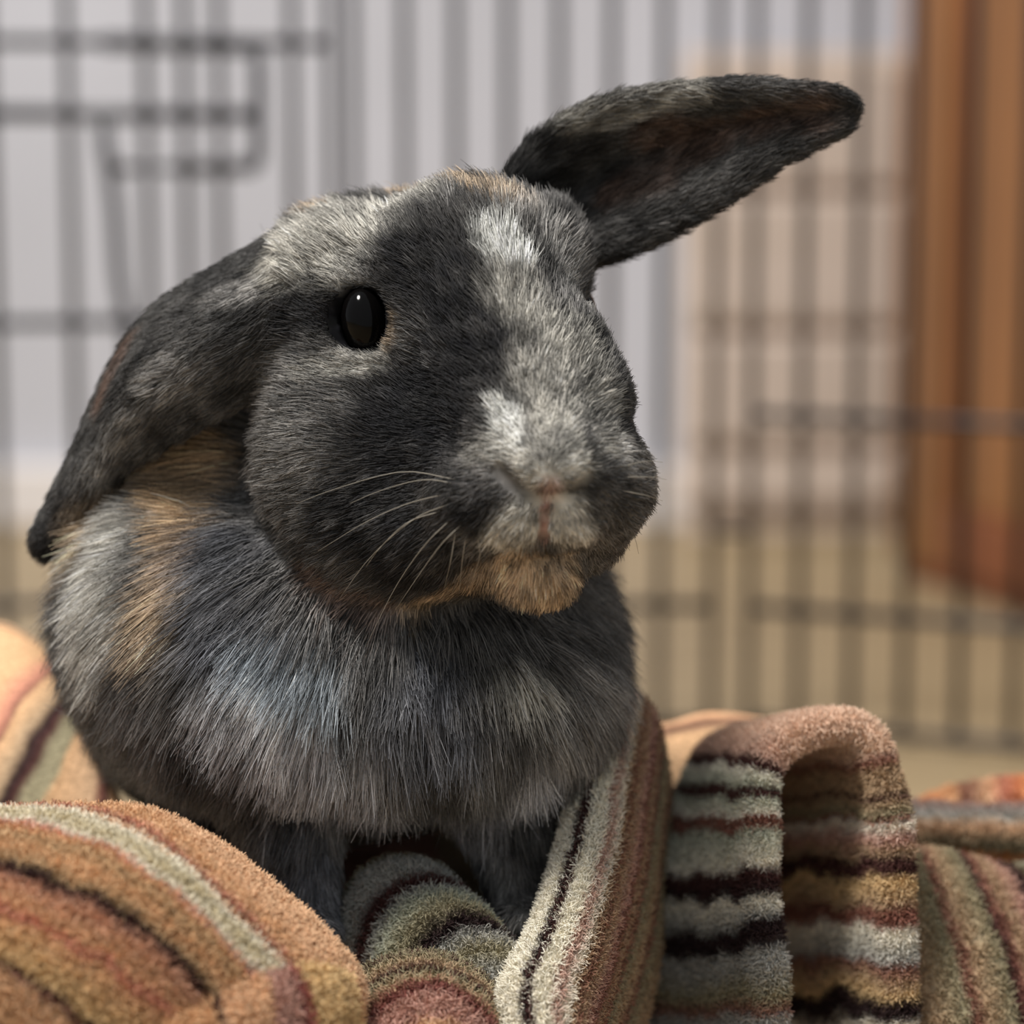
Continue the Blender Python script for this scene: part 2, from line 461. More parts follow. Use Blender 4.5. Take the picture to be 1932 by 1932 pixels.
sheet('hem_band', [
    [(330, 1905, 655), (322, 1945, 690), (318, 2010, 700)],
    [(400, 1890, 640), (402, 1932, 672), (402, 2010, 680)],
    [(500, 1862, 612), (508, 1910, 640), (512, 2010, 650)],
    [(580, 1848, 570), (594, 1900, 590), (600, 2010, 600)],
    [(630, 1852, 500), (642, 1905, 515), (646, 2010, 520)],
    [(648, 1880, 430), (656, 1925, 430), (658, 2010, 430)],
], 110, 50, 26, m_hem, 'along', 4, 2, pile=11, rib=0)

stops_arch = [
    (0.0, OL), (0.03, GY), (0.045, GY), (0.052, RB), (0.066, OL), (0.09, GY), (0.10, GY), (0.106, BK), (0.122, BK), (0.130, GY), (0.150, CR), (0.157, BK), (0.176, DK), (0.184, CR),
    (0.225, GN), (0.235, RB), (0.25, RB), (0.258, CR), (0.287, GN), (0.293, DK), (0.306, DK), (0.314, GN), (0.345, CR), (0.35, DK), (0.362, DK), (0.37, (196, 158, 136)), (0.42, (212, 176, 148)), (0.62, (210, 178, 150))]
stops_in = [(0.55, (210, 178, 150)), (0.64, (206, 172, 142)), (0.66, RB), (0.675, TA), (0.71, TA), (0.718, DK), (0.728, TA), (0.75, OL), (0.758, RB), (0.766, CR), (0.785, RO), (0.80, TA), (0.806, DK), (0.818, DK), (0.824, YE), (0.845, TA), (0.85, RB), (0.862, RB), (0.868, CR), (0.90, GY), (0.907, RB), (0.92, TA), (0.935, YE), (0.942, BK), (0.955, BK), (0.962, CR), (0.985, OL), (1.0, BK)]
m_arch = rug_material('rug_arch_stripes', stops_arch, 0.008, stops_in, 0.6)
def shift(prof, du, dv, dw): return [(u + du, v + dv, w + dw) for u, v, w in prof]
rim = [(1452, 2010, 60), (1456, 1850, 60), (1440, 1700, 40), (1440, 1570, 20), (1438, 1490, 0), (1462, 1424, -20), (1520, 1382, -40), (1590, 1366, -50), (1645, 1392, -40), (1672, 1470, -20), (1692, 1560, 0), (1694, 1700, 10), (1700, 1850, 20), (1704, 2010, 20)]
mid1 = [(1350, 2010, -90), (1365, 1850, -90), (1365, 1700, -100), (1380, 1570, -120), (1392, 1490, -140), (1420, 1420, -160), (1475, 1385, -190), (1540, 1372, -200), (1590, 1398, -190), (1615, 1470, -170), (1630, 1560, -150), (1630, 1700, -140), (1635, 1850, -130), (1640, 2010, -130)]
mid2 = [(1230, 2010, -260), (1250, 1850, -260), (1275, 1700, -260), (1320, 1570, -280), (1345, 1490, -290), (1375, 1418, -310), (1420, 1395, -340), (1470, 1388, -360), (1515, 1410, -350), (1540, 1480, -330), (1550, 1560, -310), (1550, 1700, -300), (1550, 1850, -290), (1550, 2010, -290)]
far = [(1090, 2040, -330), (1140, 1860, -370), (1195, 1700, -410), (1265, 1570, -430), (1305, 1490, -440), (1335, 1428, -460), (1370, 1405, -490), (1405, 1400, -520), (1435, 1425, -520), (1450, 1490, -500), (1455, 1560, -480), (1450, 1700, -470), (1445, 1850, -460), (1440, 2010, -460)]
sheet('arched_fold', [rim, mid1, mid2, far], 90, 260, 46, m_arch, 'across', 5, 3, pile=9, pile_len=0.0018)

m_up = rug_material('rug_upright_stripes', [(0.0, GY), (0.17, CR), (0.38, CR), (0.39, BK), (0.41, DK), (0.42, CR), (0.47, CR), (0.49, RO), (0.53, CR), (0.55, TA), (0.58, RB), (0.60, TA), (0.66, RO), (0.69, RB), (0.72, TA), (0.76, RB), (0.79, OL), (0.87, TA), (0.9, RB), (0.92, OL), (1.0, TA)], 0.01)
sheet('upright_fold', [
    [(1005, 2060, 150), (962, 2000, 260), (970, 1950, 350), (1013, 1940, 390), (1064, 1970, 370), (1095, 2010, 290), (1110, 2060, 200), (1128, 2170, 110)],
    [(1005, 1950, 130), (962, 1905, 230), (972, 1872, 310), (1013, 1862, 340), (1064, 1890, 310), (1095, 1930, 240), (1114, 1980, 150), (1132, 2090, 60)],
    [(1055, 1850, 0), (1019, 1800, 120), (1029, 1762, 200), (1063, 1750, 230), (1106, 1770, 200), (1137, 1810, 120), (1157, 1860, 30), (1174, 1970, -60)],
    [(1104, 1710, -130), (1070, 1660, -20), (1076, 1622, 60), (1108, 1608, 95), (1147, 1622, 65), (1178, 1660, 0), (1198, 1710, -100), (1215, 1820, -190)],
    [(1133, 1560, -250), (1101, 1510, -150), (1107, 1472, -75), (1135, 1458, -50), (1171, 1472, -75), (1200, 1510, -140), (1219, 1560, -240), (1236, 1670, -330)],
    [(1153, 1470, -330), (1124, 1412, -250), (1132, 1374, -185), (1155, 1360, -165), (1185, 1372, -185), (1212, 1412, -240), (1230, 1470, -330), (1247, 1580, -420)],
    [(1169, 1430, -390), (1146, 1366, -320), (1154, 1336, -280), (1173, 1324, -265), (1194, 1336, -280), (1214, 1366, -320), (1228, 1430, -390), (1245, 1540, -480)],
    [(1183, 1490, -440), (1176, 1400, -380), (1177, 1366, -350), (1185, 1356, -340), (1196, 1366, -350), (1205, 1400, -380), (1219, 1490, -440), (1236, 1600, -530)],
], 150, 110, 36, m_up, 'across', 5, 4, pile=10)

m_back = rug_material('rug_draped_stripes', [(0, O), (0.40, O), (0.44, CO), (0.455, RB), (0.465, O), (0.50, TA), (0.52, BK), (0.54, DK), (0.56, OL), (0.59, OL), (0.60, O), (0.67, PE), (0.69, RB), (0.705, DK), (0.72, O), (0.8, O), (1.0, PE)], 0.01)
sheet('draped_fold', [
    [(-300, 1330, -800), (-300, 1280, -650), (-290, 1330, -520), (-280, 1450, -420), (-270, 1600, -360), (-260, 1760, -330)],
    [(-120, 1290, -850), (-110, 1225, -700), (-100, 1290, -560), (-85, 1420, -450), (-60, 1570, -380), (-40, 1740, -350)],
    [(20, 1270, -880), (35, 1220, -740), (50, 1270, -610), (70, 1370, -500), (100, 1500, -430), (130, 1700, -390)],
    [(95, 1330, -900), (108, 1290, -780), (125, 1320, -660), (150, 1390, -560), (195, 1490, -490), (250, 1680, -440)],
    [(140, 1480, -900), (150, 1440, -800), (165, 1450, -700), (190, 1490, -600), (230, 1570, -540), (290, 1700, -500)],
    [(200, 1640, -900), (210, 1610, -820), (225, 1615, -740), (245, 1640, -660), (280, 1690, -600), (330, 1770, -560)],
], 80, 110, 40, m_back, 'across', 10, 5, shear=1.1, s_off=0.5, s_sc=0.476)
sheet('draped_fold', [
    [(-320, 1330, -1100), (-300, 1240, -1040), (-290, 1225, -960), (-280, 1280, -900)],
    [(-130, 1310, -1100), (-120, 1215, -1040), (-110, 1200, -960), (-100, 1250, -900)],
    [(-20, 1300, -1100), (-15, 1205, -1040), (-5, 1192, -960), (0, 1240, -900)],
    [(60, 1310, -1100), (62, 1235, -1040), (66, 1228, -960), (70, 1260, -900)],
], 50, 40, 40, m_back, 'across', 8, 6)

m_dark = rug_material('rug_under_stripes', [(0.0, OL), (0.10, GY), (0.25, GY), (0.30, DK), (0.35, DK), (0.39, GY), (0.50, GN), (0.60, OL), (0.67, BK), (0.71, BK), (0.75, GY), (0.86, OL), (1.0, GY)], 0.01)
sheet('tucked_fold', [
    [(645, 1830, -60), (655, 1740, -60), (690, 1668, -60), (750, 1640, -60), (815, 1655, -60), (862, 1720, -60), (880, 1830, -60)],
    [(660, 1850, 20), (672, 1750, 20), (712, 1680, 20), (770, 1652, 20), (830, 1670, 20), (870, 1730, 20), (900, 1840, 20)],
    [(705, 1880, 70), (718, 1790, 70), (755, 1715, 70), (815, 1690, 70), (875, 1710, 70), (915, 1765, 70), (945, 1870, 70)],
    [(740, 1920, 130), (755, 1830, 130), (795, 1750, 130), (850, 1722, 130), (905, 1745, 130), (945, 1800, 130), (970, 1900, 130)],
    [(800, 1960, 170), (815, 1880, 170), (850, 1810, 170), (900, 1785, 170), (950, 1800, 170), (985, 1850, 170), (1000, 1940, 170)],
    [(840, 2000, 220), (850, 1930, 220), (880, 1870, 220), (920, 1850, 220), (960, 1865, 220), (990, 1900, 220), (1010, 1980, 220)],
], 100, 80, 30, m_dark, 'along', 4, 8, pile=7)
m_low = rug_material('rug_low_stripes', [(0.0, OL), (0.20, OL), (0.25, DK), (0.30, OL), (0.40, TA), (0.46, DK), (0.50, OL), (0.58, TA), (0.63, RB), (0.69, (124, 62, 54)), (0.74, RO), (0.9, RO), (1.0, PE)], 0.01)
sheet('domed_fold', [
    [(600, 2000, 200), (640, 1910, 200), (710, 1850, 200), (800, 1832, 200), (890, 1860, 200), (950, 1930, 200), (980, 2010, 200)],
    [(610, 2000, 270), (650, 1905, 270), (715, 1845, 270), (800, 1825, 270), (885, 1852, 270), (945, 1920, 270), (975, 2010, 270)],
    [(630, 2020, 340), (668, 1930, 340), (730, 1872, 340), (805, 1852, 340), (880, 1878, 340), (930, 1940, 340), (960, 2020, 340)],
    [(660, 2040, 390), (695, 1965, 390), (750, 1910, 390), (815, 1890, 390), (875, 1915, 390), (915, 1970, 390), (945, 2040, 390)],
    [(700, 2060, 420), (730, 2000, 420), (775, 1955, 420), (820, 1940, 420), (865, 1955, 420), (900, 2000, 420), (930, 2060, 420)],
], 90, 90, 30, m_low, 'along', 5, 9, pile=7)

m_side = rug_material('rug_side_stripes', [(0.0, TA), (0.10, GY), (0.22, OL), (0.27, DK), (0.31, BK), (0.35, RO), (0.46, TA), (0.52, RB), (0.56, DK), (0.60, OL), (0.74, TA), (0.80, RB), (0.84, OL), (1.0, TA)], 0.01)
sheet('slanted_fold', [
    [(1990, 1690, -420), (2010, 1640, -360), (2060, 1640, -250), (2110, 1760, -150), (2130, 2010, -60)],
    [(1880, 1700, -400), (1900, 1655, -340), (1950, 1690, -230), (2010, 1820, -130), (2050, 2030, -40)],
    [(1800, 1690, -380), (1815, 1638, -310), (1850, 1680, -200), (1920, 1830, -90), (1960, 2030, 0)],
    [(1735, 1680, -360), (1745, 1622, -290), (1775, 1680, -170), (1830, 1830, -60), (1880, 2030, 20)],
    [(1680, 1680, -340), (1685, 1622, -270), (1700, 1690, -150), (1740, 1840, -50), (1780, 2030, 30)],
], 90, 80, 34, m_side, 'along', 8, 10, pile=4)
m_pink = rug_material('rug_pink_stripes', [(0.0, O), (0.25, O), (0.45, RO), (0.7, GY), (0.8, PE), (1.0, OL)], 0.01)
sheet('rumpled_fold', [
    [(2080, 1620, -560), (2080, 1552, -540), (2080, 1530, -480), (2080, 1552, -430), (2080, 1585, -440)],
    [(1940, 1620, -560), (1940, 1556, -540), (1940, 1535, -480), (1940, 1556, -430), (1940, 1588, -440)],
    [(1820, 1610, -560), (1820, 1552, -540), (1820, 1533, -480), (1820, 1552, -430), (1820, 1584, -440)],
    [(1720, 1610, -560), (1715, 1550, -540), (1710, 1533, -480), (1705, 1552, -430), (1700, 1584, -440)],
    [(1640, 1640, -560), (1640, 1600, -540), (1635, 1585, -480), (1630, 1600, -430), (1630, 1620, -440)],
], 80, 50, 20, m_pink, 'across', 16, 11, pile=4)
m_org = rug_material('rug_orange_stripes', [(0.0, O), (0.25, (214, 140, 76)), (0.32, CO), (0.40, PE), (0.52, RB), (0.58, O), (0.8, (216, 150, 88)), (1.0, PE)], 0.02)
sheet('rumpled_fold', [
    [(2080, 1560, -760), (2080, 1500, -760), (2080, 1478, -700), (2080, 1500, -640), (2080, 1560, -620)],
    [(1930, 1560, -760), (1930, 1502, -760), (1930, 1484, -700), (1930, 1505, -640), (1930, 1560, -620)],
    [(1830, 1570, -760), (1830, 1515, -760), (1830, 1497, -700), (1830, 1515, -640), (1830, 1560, -620)],
    [(1765, 1580, -760), (1762, 1535, -760), (1758, 1522, -700), (1755, 1535, -640), (1750, 1570, -620)],
    [(1710, 1620, -760), (1708, 1580, -760), (1706, 1570, -700), (1704, 1580, -640), (1700, 1600, -620)],
], 70, 40, 20, m_org, 'along', 14, 12, pile=3)
m_rear = rug_material('rug_rear_stripes', [(0.0, PE), (0.25, O), (0.33, CO), (0.38, (200, 132, 84)), (0.55, (204, 150, 100)), (0.62, DK), (0.68, O), (1.0, TA)], 0.02)
sheet('rumpled_fold', [
    [(1180, 1520, -900), (1180, 1420, -860), (1190, 1385, -780), (1200, 1440, -680), (1210, 1560, -620)],
    [(1250, 1510, -900), (1255, 1410, -860), (1262, 1378, -780), (1270, 1430, -680), (1280, 1560, -620)],
    [(1340, 1490, -900), (1340, 1396, -860), (1340, 1358, -780), (1340, 1420, -680), (1340, 1560, -620)],
    [(1440, 1470, -900), (1440, 1392, -860), (1440, 1368, -780), (1440, 1400, -680), (1440, 1560, -620)],
    [(1530, 1480, -900), (1530, 1410, -860), (1530, 1385, -780), (1530, 1420, -680), (1530, 1560, -620)],
    [(1610, 1540, -900), (1610, 1480, -860), (1610, 1460, -780), (1610, 1480, -680), (1610, 1600, -620)],
], 70, 50, 36, m_rear, 'across', 8, 13)

# the part of the rug that lies flat in the heap, under the rabbit
m_bed = rug_material('rug_bed_stripes', bands([(5, OL), (2, DK), (6, TA), (4, GN), (2, BK), (6, RO), (3, OL), (2, DK), (8, TA), (3, CO), (2, BK), (6, OL)]))
zb = P(600, 1800, 0)[2]
nx, ny = 70, 70
X, Y = np.meshgrid(np.linspace(-0.21, 0.17, nx), np.linspace(0.36, 0.74, ny), indexing='ij')
ex = np.maximum(np.abs(X + 0.02) / 0.19, 0); ey = np.abs(Y - 0.55) / 0.19
fall = np.clip((np.maximum(ex, ey) - 0.62) / 0.38, 0, 1)
bump = np.sqrt(((X + 0.025) / 0.085) ** 2 + ((Y - 0.575) / 0.115) ** 2)
plat = 1 - np.clip((bump - 0.8) / 0.35, 0, 1); plat = plat * plat * (3 - 2 * plat)
rightdrop = np.clip((X - 0.016) / 0.03, 0, 1)
Z = (zb - 0.040 + 0.029 * plat) * (1 - fall * fall * (3 - 2 * fall)) * (1 - 0.92 * rightdrop) + 0.006
Z = Z + 0.004 * fbm(np.stack([X, Y, 0 * X], -1), 30, 3, 44) * (1 - fall)
Z = np.maximum(Z, 0.0045)
sheet('bed', np.stack([X, Y, Z], -1), 90, 90, 34, m_bed, 'along', 2, 14, world_pts=True)

# ------------------------------------------------------------------ the rabbit: one surface from blended volumes
H = 0.0016
lo = P(20, 1830, -1500) ; hi = P(1660, 120, 560)
lo = np.array((P(20, 900, -1450)[0] - 0.02, D0 * 0 + 0.42, 0.06)); hi = np.array((P(1660, 200, -100)[0] + 0.01, 0.685, P(1300, 130, -100)[2] + 0.01))
nxyz = np.ceil((hi - lo) / H).astype(int)
gx, gy, gz = [lo[i] + H * np.arange(nxyz[i]) for i in range(3)]
GX, GY, GZ = np.meshgrid(gx.astype(np.float32), gy.astype(np.float32), gz.astype(np.float32), indexing='ij')
BIG = np.float32(0.05)

def pxs(w): return (D0 - w * PX) / F          # metres per photo pixel at offset w

def ell(u, v, w, ru, rv, rw, rot=0.0):
    c = P(u, v, w); s = pxs(w)
    dx, dy, dz = GX - c[0], GY - c[1], GZ - c[2]
    a = dx; b = -(dy * UP[1] + dz * UP[2]); f = -(dy * FWD[1] + dz * FWD[2])
    if rot:
        cs, sn = math.cos(rot), math.sin(rot)
        a, b = a * cs + b * sn, -a * sn + b * cs
    ru, rv, rw = ru * s, rv * s, rw * PX
    k0 = np.sqrt((a / ru) ** 2 + (b / rv) ** 2 + (f / rw) ** 2)
    k1 = np.sqrt((a / ru ** 2) ** 2 + (b / rv ** 2) ** 2 + (f / rw ** 2) ** 2)
    return k0 * (k0 - 1) / np.maximum(k1, 1e-6)

def cap(p0, r0, p1, r1):
    a = P(*p0); b = P(*p1); ab = b - a; l2 = float(ab @ ab)
    t = np.clip(((GX - a[0]) * ab[0] + (GY - a[1]) * ab[1] + (GZ - a[2]) * ab[2]) / l2, 0, 1)
    dd = np.sqrt((GX - a[0] - t * ab[0]) ** 2 + (GY - a[1] - t * ab[1]) ** 2 + (GZ - a[2] - t * ab[2]) ** 2)
    return dd - (r0 + (r1 - r0) * t) * PX

def smin(a, b, k):
    k = k * PX
    h = np.maximum(k - np.abs(a - b), 0) / k
    return np.minimum(a, b) - h * h * k * 0.25

def smax(a, b, k): return -smin(-a, -b, k)

# --- head
head = ell(795, 610, -60, 255, 240, 270)
for d, k in (
    (ell(690, 610, 20, 165, 190, 190), 60),              # near side of the skull round the eye
    (cap((890, 510, 130), 165, (1015, 850, 350), 112), 70),   # forehead to nose
    (ell(1040, 500, 40, 66, 120, 130), 60),              # far brow
    (ell(1060, 700, 200, 85, 120, 130, 0.3), 60),        # far side of the bridge
    (ell(690, 860, 60, 205, 225, 210), 90),              # near cheek
    (ell(740, 1000, 110, 175, 130, 160), 70),
    (ell(900, 1010, 190, 190, 105, 160), 70),            # jaw
    (ell(1085, 975, 150, 105, 105, 140), 60),            # far cheek
    (ell(1030, 905, 320, 150, 105, 150), 60),            # muzzle
    (ell(930, 945, 310, 125, 105, 125), 45),             # near whisker pad
    (ell(830, 850, 190, 120, 120, 110), 60),
    (ell(1110, 770, 230, 78, 95, 110, 0.45), 60),
    (ell(650, 520, -10, 125, 118, 140), 70),
    (ell(1122, 915, 280, 112, 115, 125), 45),            # far whisker pad
    (ell(1040, 890, 430, 62, 48, 50), 40),               # nose
    (ell(985, 985, 385, 62, 55, 60), 30),                # upper lips
    (ell(1070, 985, 385, 58, 55, 60), 30),
    (ell(1010, 1085, 270, 86, 62, 90), 30),              # chin
    (ell(660, 545, 150, 70, 26, 50, -0.3), 40),          # brow over the eye
    (ell(700, 690, 150, 75, 30, 50, 0.25), 40),          # below the eye
    (ell(770, 610, 160, 30, 70, 40, -0.2), 40)):
    head = smin(head, d, k)
# --- body
body = ell(640, 1200, -160, 440, 290, 330)
for d, k in (
    (ell(330, 1150, -180, 185, 235, 250), 120),          # shoulder under the hanging ear
    (ell(980, 1220, -180, 160, 190, 200), 120),
    (ell(620, 1160, -600, 430, 420, 520), 160),          # back
    (ell(630, 1180, -1020, 430, 330, 420), 160),         # rump
    (ell(400, 1330, -800, 220, 200, 420), 120),          # haunches
    (ell(900, 1330, -800, 220, 200, 420), 120),
    (ell(740, 1310, -10, 370, 140, 200), 90),            # chest ruff
    (ell(470, 1240, -20, 230, 220, 190), 90),
    (ell(960, 1310, -40, 150, 150, 160), 90),
    (ell(760, 1380, 10, 250, 85, 150), 70),
    (cap((545, 1450, -60), 100, (576, 1720, -10), 56), 60),   # fore legs
    (cap((940, 1450, -90), 100, (985, 1690, -60), 56), 60),
    (ell(574, 1755, 40, 58, 42, 105), 40),
    (ell(990, 1735, -10, 56, 42, 105), 40),
    (ell(370, 1600, -420, 95, 58, 230), 60),             # hind feet
    (ell(1010, 1600, -420, 90, 58, 230), 60)):
    body = smin(body, d, k)
neck = ell(770, 960, -170, 290, 270, 250)
body = smin(body, neck, 120)
body = smin(body, ell(420, 890, -260, 190, 150, 180), 90)      # nape below the hanging ear

# --- ears, as curved flaps
def ear_points(st, n_a, n_b, cup, r):
    """st: (upper edge u,v,w, lower edge u,v,w)"""
    st = np.asarray(st, float)
    c = catmull(st, n_a)
    A, B = c[:, :3], c[:, 3:]
    t = np.linspace(0, 1, n_b)
    pts = A[:, None, :] * (1 - t)[None, :, None] + B[:, None, :] * t[None, :, None]
    prof = np.interp(t, np.linspace(0, 1, len(cup[0])), cup[0])
    k = np.interp(np.linspace(0, 1, n_a), np.linspace(0, 1, len(cup[1])), cup[1])
    pts[..., 2] += prof[None, :] * k[:, None]
    W = PA(pts)
    axis = norm(np.gradient(W, axis=0))
    rr = np.interp(np.linspace(0, 1, n_a), np.linspace(0, 1, len(r)), r)[:, None] * np.ones((1, n_b))
    return W.reshape(-1, 3), axis.reshape(-1, 3), rr.ravel(), np.repeat(np.linspace(0, 1, n_a), n_b), np.tile(t, n_a)

earR = ear_points([
    (915, 425, -90, 1050, 525, -70),
    (962, 340, -90, 1108, 492, -70),
    (1025, 258, -70, 1200, 462, -50),
    (1125, 202, -30, 1300, 412, -10),
    (1260, 170, 0, 1400, 352, 10),
    (1400, 162, 20, 1490, 292, 20),
    (1530, 168, 30, 1560, 258, 25),
    (1590, 180, 30, 1598, 236, 25),
    (1608, 196, 30, 1610, 216, 25)], 120, 34,
    ([40, 10, -50, -70, -30, 0, 5], [0.6, 1.0, 1.1, 1.0, 0.8, 0.4, 0.1]), [26, 20, 18, 18, 17, 17])
earL = ear_points([
    (640, 470, 30, 600, 640, 90),
    (575, 440, 20, 548, 690, 90),
    (490, 480, 0, 470, 738, 80),
    (395, 532, -20, 372, 788, 60),
    (300, 592, -50, 280, 845, 30),
    (225, 690, -70, 226, 885, 0),
    (166, 820, -90, 186, 950, -30),
    (114, 930, -100, 140, 1012, -60),
    (70, 1018, -100, 84, 1045, -90)], 110, 34,
    ([-40, 30, 70, 80, 60, 20, -20], [0.4, 1.0, 1.2, 1.1, 0.8, 0.5, 0.2]), [30, 24, 22, 20, 19, 19])

def splat(pts, rad):
    g = np.full(GX.shape, BIG, np.float32)
    m = 6
    for p, r in zip(pts, rad):
        i = np.round((p - lo) / H).astype(int)
        a = np.maximum(i - m, 0); b = np.minimum(i + m + 1, nxyz)
        if (a >= b).any(): continue
        sl = (slice(a[0], b[0]), slice(a[1], b[1]), slice(a[2], b[2]))
        d = np.sqrt((GX[sl] - p[0]) ** 2 + (GY[sl] - p[1]) ** 2 + (GZ[sl] - p[2]) ** 2) - r * PX
        g[sl] = np.minimum(g[sl], d)
    return g
eR = splat(earR[0], earR[2]); eL = splat(earL[0], earL[2])
ears = np.minimum(eR, eL)

full = smin(head, body, 40)
full = smin(full, ears, 45)

# --- carve the face: mouth cleft, nostrils, eye socket
def front_hit(u, v, field, w_hi=560, w_lo=-700):
    """first surface point along the view ray through photo pixel u, v"""
    ws = np.arange(w_hi, w_lo, -4.0)
    pts = PA(np.stack([np.full_like(ws, u), np.full_like(ws, v), ws], -1))
    ix = np.clip(np.round((pts - lo) / H).astype(int), 0, nxyz - 1)
    vals = field[ix[:, 0], ix[:, 1], ix[:, 2]]
    k = np.argmax(vals < 0)
    return ws[k] if vals[k] < 0 else None
def carve(field, path, r, k, sink=0.0):
    pr = [(u, v, (front_hit(u, v, full) or 0) - sink) for u, v in path]
    for a, b in zip(pr[:-1], pr[1:]):
        field = smax(field, -cap(a, r, b, r), k)
    return field
GROOVES = [([(1030, 938), (1028, 975), (1024, 1018)], 10), ([(1018, 942), (985, 925), (945, 890)], 13), ([(1052, 942), (1082, 930), (1115, 900)], 13),
           ([(1024, 1020), (975, 1040), (900, 1060), (830, 1085)], 11), ([(1024, 1020), (1075, 1035), (1120, 1050)], 11)]
f2 = full
for g_path, g_r in GROOVES:
    f2 = carve(f2, g_path, g_r, 14, 4)
groove_segs = []
for g_path, g_r in GROOVES[:3]:
    q3 = [P(u, v, (front_hit(u, v, full) or 0) - 4) for u, v in g_path]
    groove_segs += [(a, b, (g_r + 1) * PX) for a, b in zip(q3[:-1], q3[1:])]
EYE_R = 64
we = front_hit(690, 605, full)
EYE = (688, 606, we - 34)
f2 = smax(f2, -ell(*EYE, 46, 66, 60), 12)
full = f2

def surface_nets(f, lo, h):
    s = f < 0
    nx, ny, nz = f.shape
    cnt = np.zeros((nx - 1, ny - 1, nz - 1), np.int8)
    for dx in (0, 1):
        for dy in (0, 1):
            for dz in (0, 1):
                cnt += s[dx:nx - 1 + dx, dy:ny - 1 + dy, dz:nz - 1 + dz]
    act = (cnt > 0) & (cnt < 8)
    cells = np.argwhere(act)
    vid = np.full(act.shape, -1, np.int64); vid[act] = np.arange(len(cells))
    acc = np.zeros((len(cells), 3)); num = np.zeros(len(cells))
    cor = [(a, b, c) for a in (0, 1) for b in (0, 1) for c in (0, 1)]
    for a in cor:
        for ax in range(3):
            if a[ax]: continue
            b = list(a); b[ax] = 1
            fa = f[cells[:, 0] + a[0], cells[:, 1] + a[1], cells[:, 2] + a[2]]
            fb = f[cells[:, 0] + b[0], cells[:, 1] + b[1], cells[:, 2] + b[2]]
            x = (fa < 0) != (fb < 0)
            t = np.where(x, fa / np.where(x, fa - fb, 1), 0)
            p = np.repeat(np.array(a, float)[None], len(cells), 0); p[:, ax] += t
            acc[x] += p[x]; num[x] += 1
    V = lo + h * (cells + acc / num[:, None])
    Fq = []
    for ax in range(3):
        o1, o2 = [(1, 2), (2, 0), (0, 1)][ax]
        sl0 = [slice(None)] * 3; sl1 = [slice(None)] * 3
        sl0[ax] = slice(0, -1); sl1[ax] = slice(1, None)
        ch = s[tuple(sl0)] != s[tuple(sl1)]
        e = np.argwhere(ch)
        ok = (e[:, o1] > 0) & (e[:, o2] > 0) & (e[:, o1] < f.shape[o1] - 1) & (e[:, o2] < f.shape[o2] - 1)
        e = e[ok]
        def cell(d1, d2):
            q = e.copy(); q[:, o1] -= d1; q[:, o2] -= d2
            return vid[q[:, 0], q[:, 1], q[:, 2]]
        quad = np.stack([cell(1, 1), cell(0, 1), cell(0, 0), cell(1, 0)], -1)
        ins = s[e[:, 0], e[:, 1], e[:, 2]]
        quad[~ins] = quad[~ins][:, ::-1]
        Fq.append(quad)
    return V, np.concatenate(Fq)
RV, RF = surface_nets(full, lo, H)

# keep only the largest connected piece, then relax a little
def relax(V, Fq, it, fac):
    e = np.concatenate([Fq[:, [0, 1]], Fq[:, [1, 2]], Fq[:, [2, 3]], Fq[:, [3, 0]]])
    e = np.concatenate([e, e[:, ::-1]])
    deg = np.bincount(e[:, 0], minlength=len(V))[:, None]
    for _ in range(it):
        acc = np.stack([np.bincount(e[:, 0], weights=V[e[:, 1], k], minlength=len(V)) for k in range(3)], -1)
        V = V + fac * (acc / np.maximum(deg, 1) - V)
    return V
RV = relax(RV, RF, 3, 0.5)
tri = np.concatenate([RF[:, [0, 1, 2]], RF[:, [0, 2, 3]]])
fn_ = np.cross(RV[tri[:, 1]] - RV[tri[:, 0]], RV[tri[:, 2]] - RV[tri[:, 0]])
VN = np.stack([np.bincount(tri.ravel(), weights=np.repeat(fn_[:, k], 3), minlength=len(RV)) for k in range(3)], -1)
VN = norm(VN)
cen = P(700, 1000, -300)

# --- which region a point belongs to
def sample(field, p):
    ix = np.clip(np.round((p - lo) / H).astype(int), 0, nxyz - 1)
    return field[ix[:, 0], ix[:, 1], ix[:, 2]]
def regions(p):
    r = np.stack([sample(head, p), sample(body, p), sample(eR, p) - 0.0006, sample(eL, p) - 0.0006], -1)
    return np.argmin(r, -1)

bvh = BVHTree.FromPolygons(RV.tolist(), RF.tolist())
def hit(u, v):
    dr = FWD + RIGHT * ((u - 966) / F) - UP * ((v - 966) / F)
    h_ = bvh.ray_cast(Vector(CAM), Vector(dr).normalized())
    return np.array(h_[0]) if h_[0] is not None else P(u, v, -100)

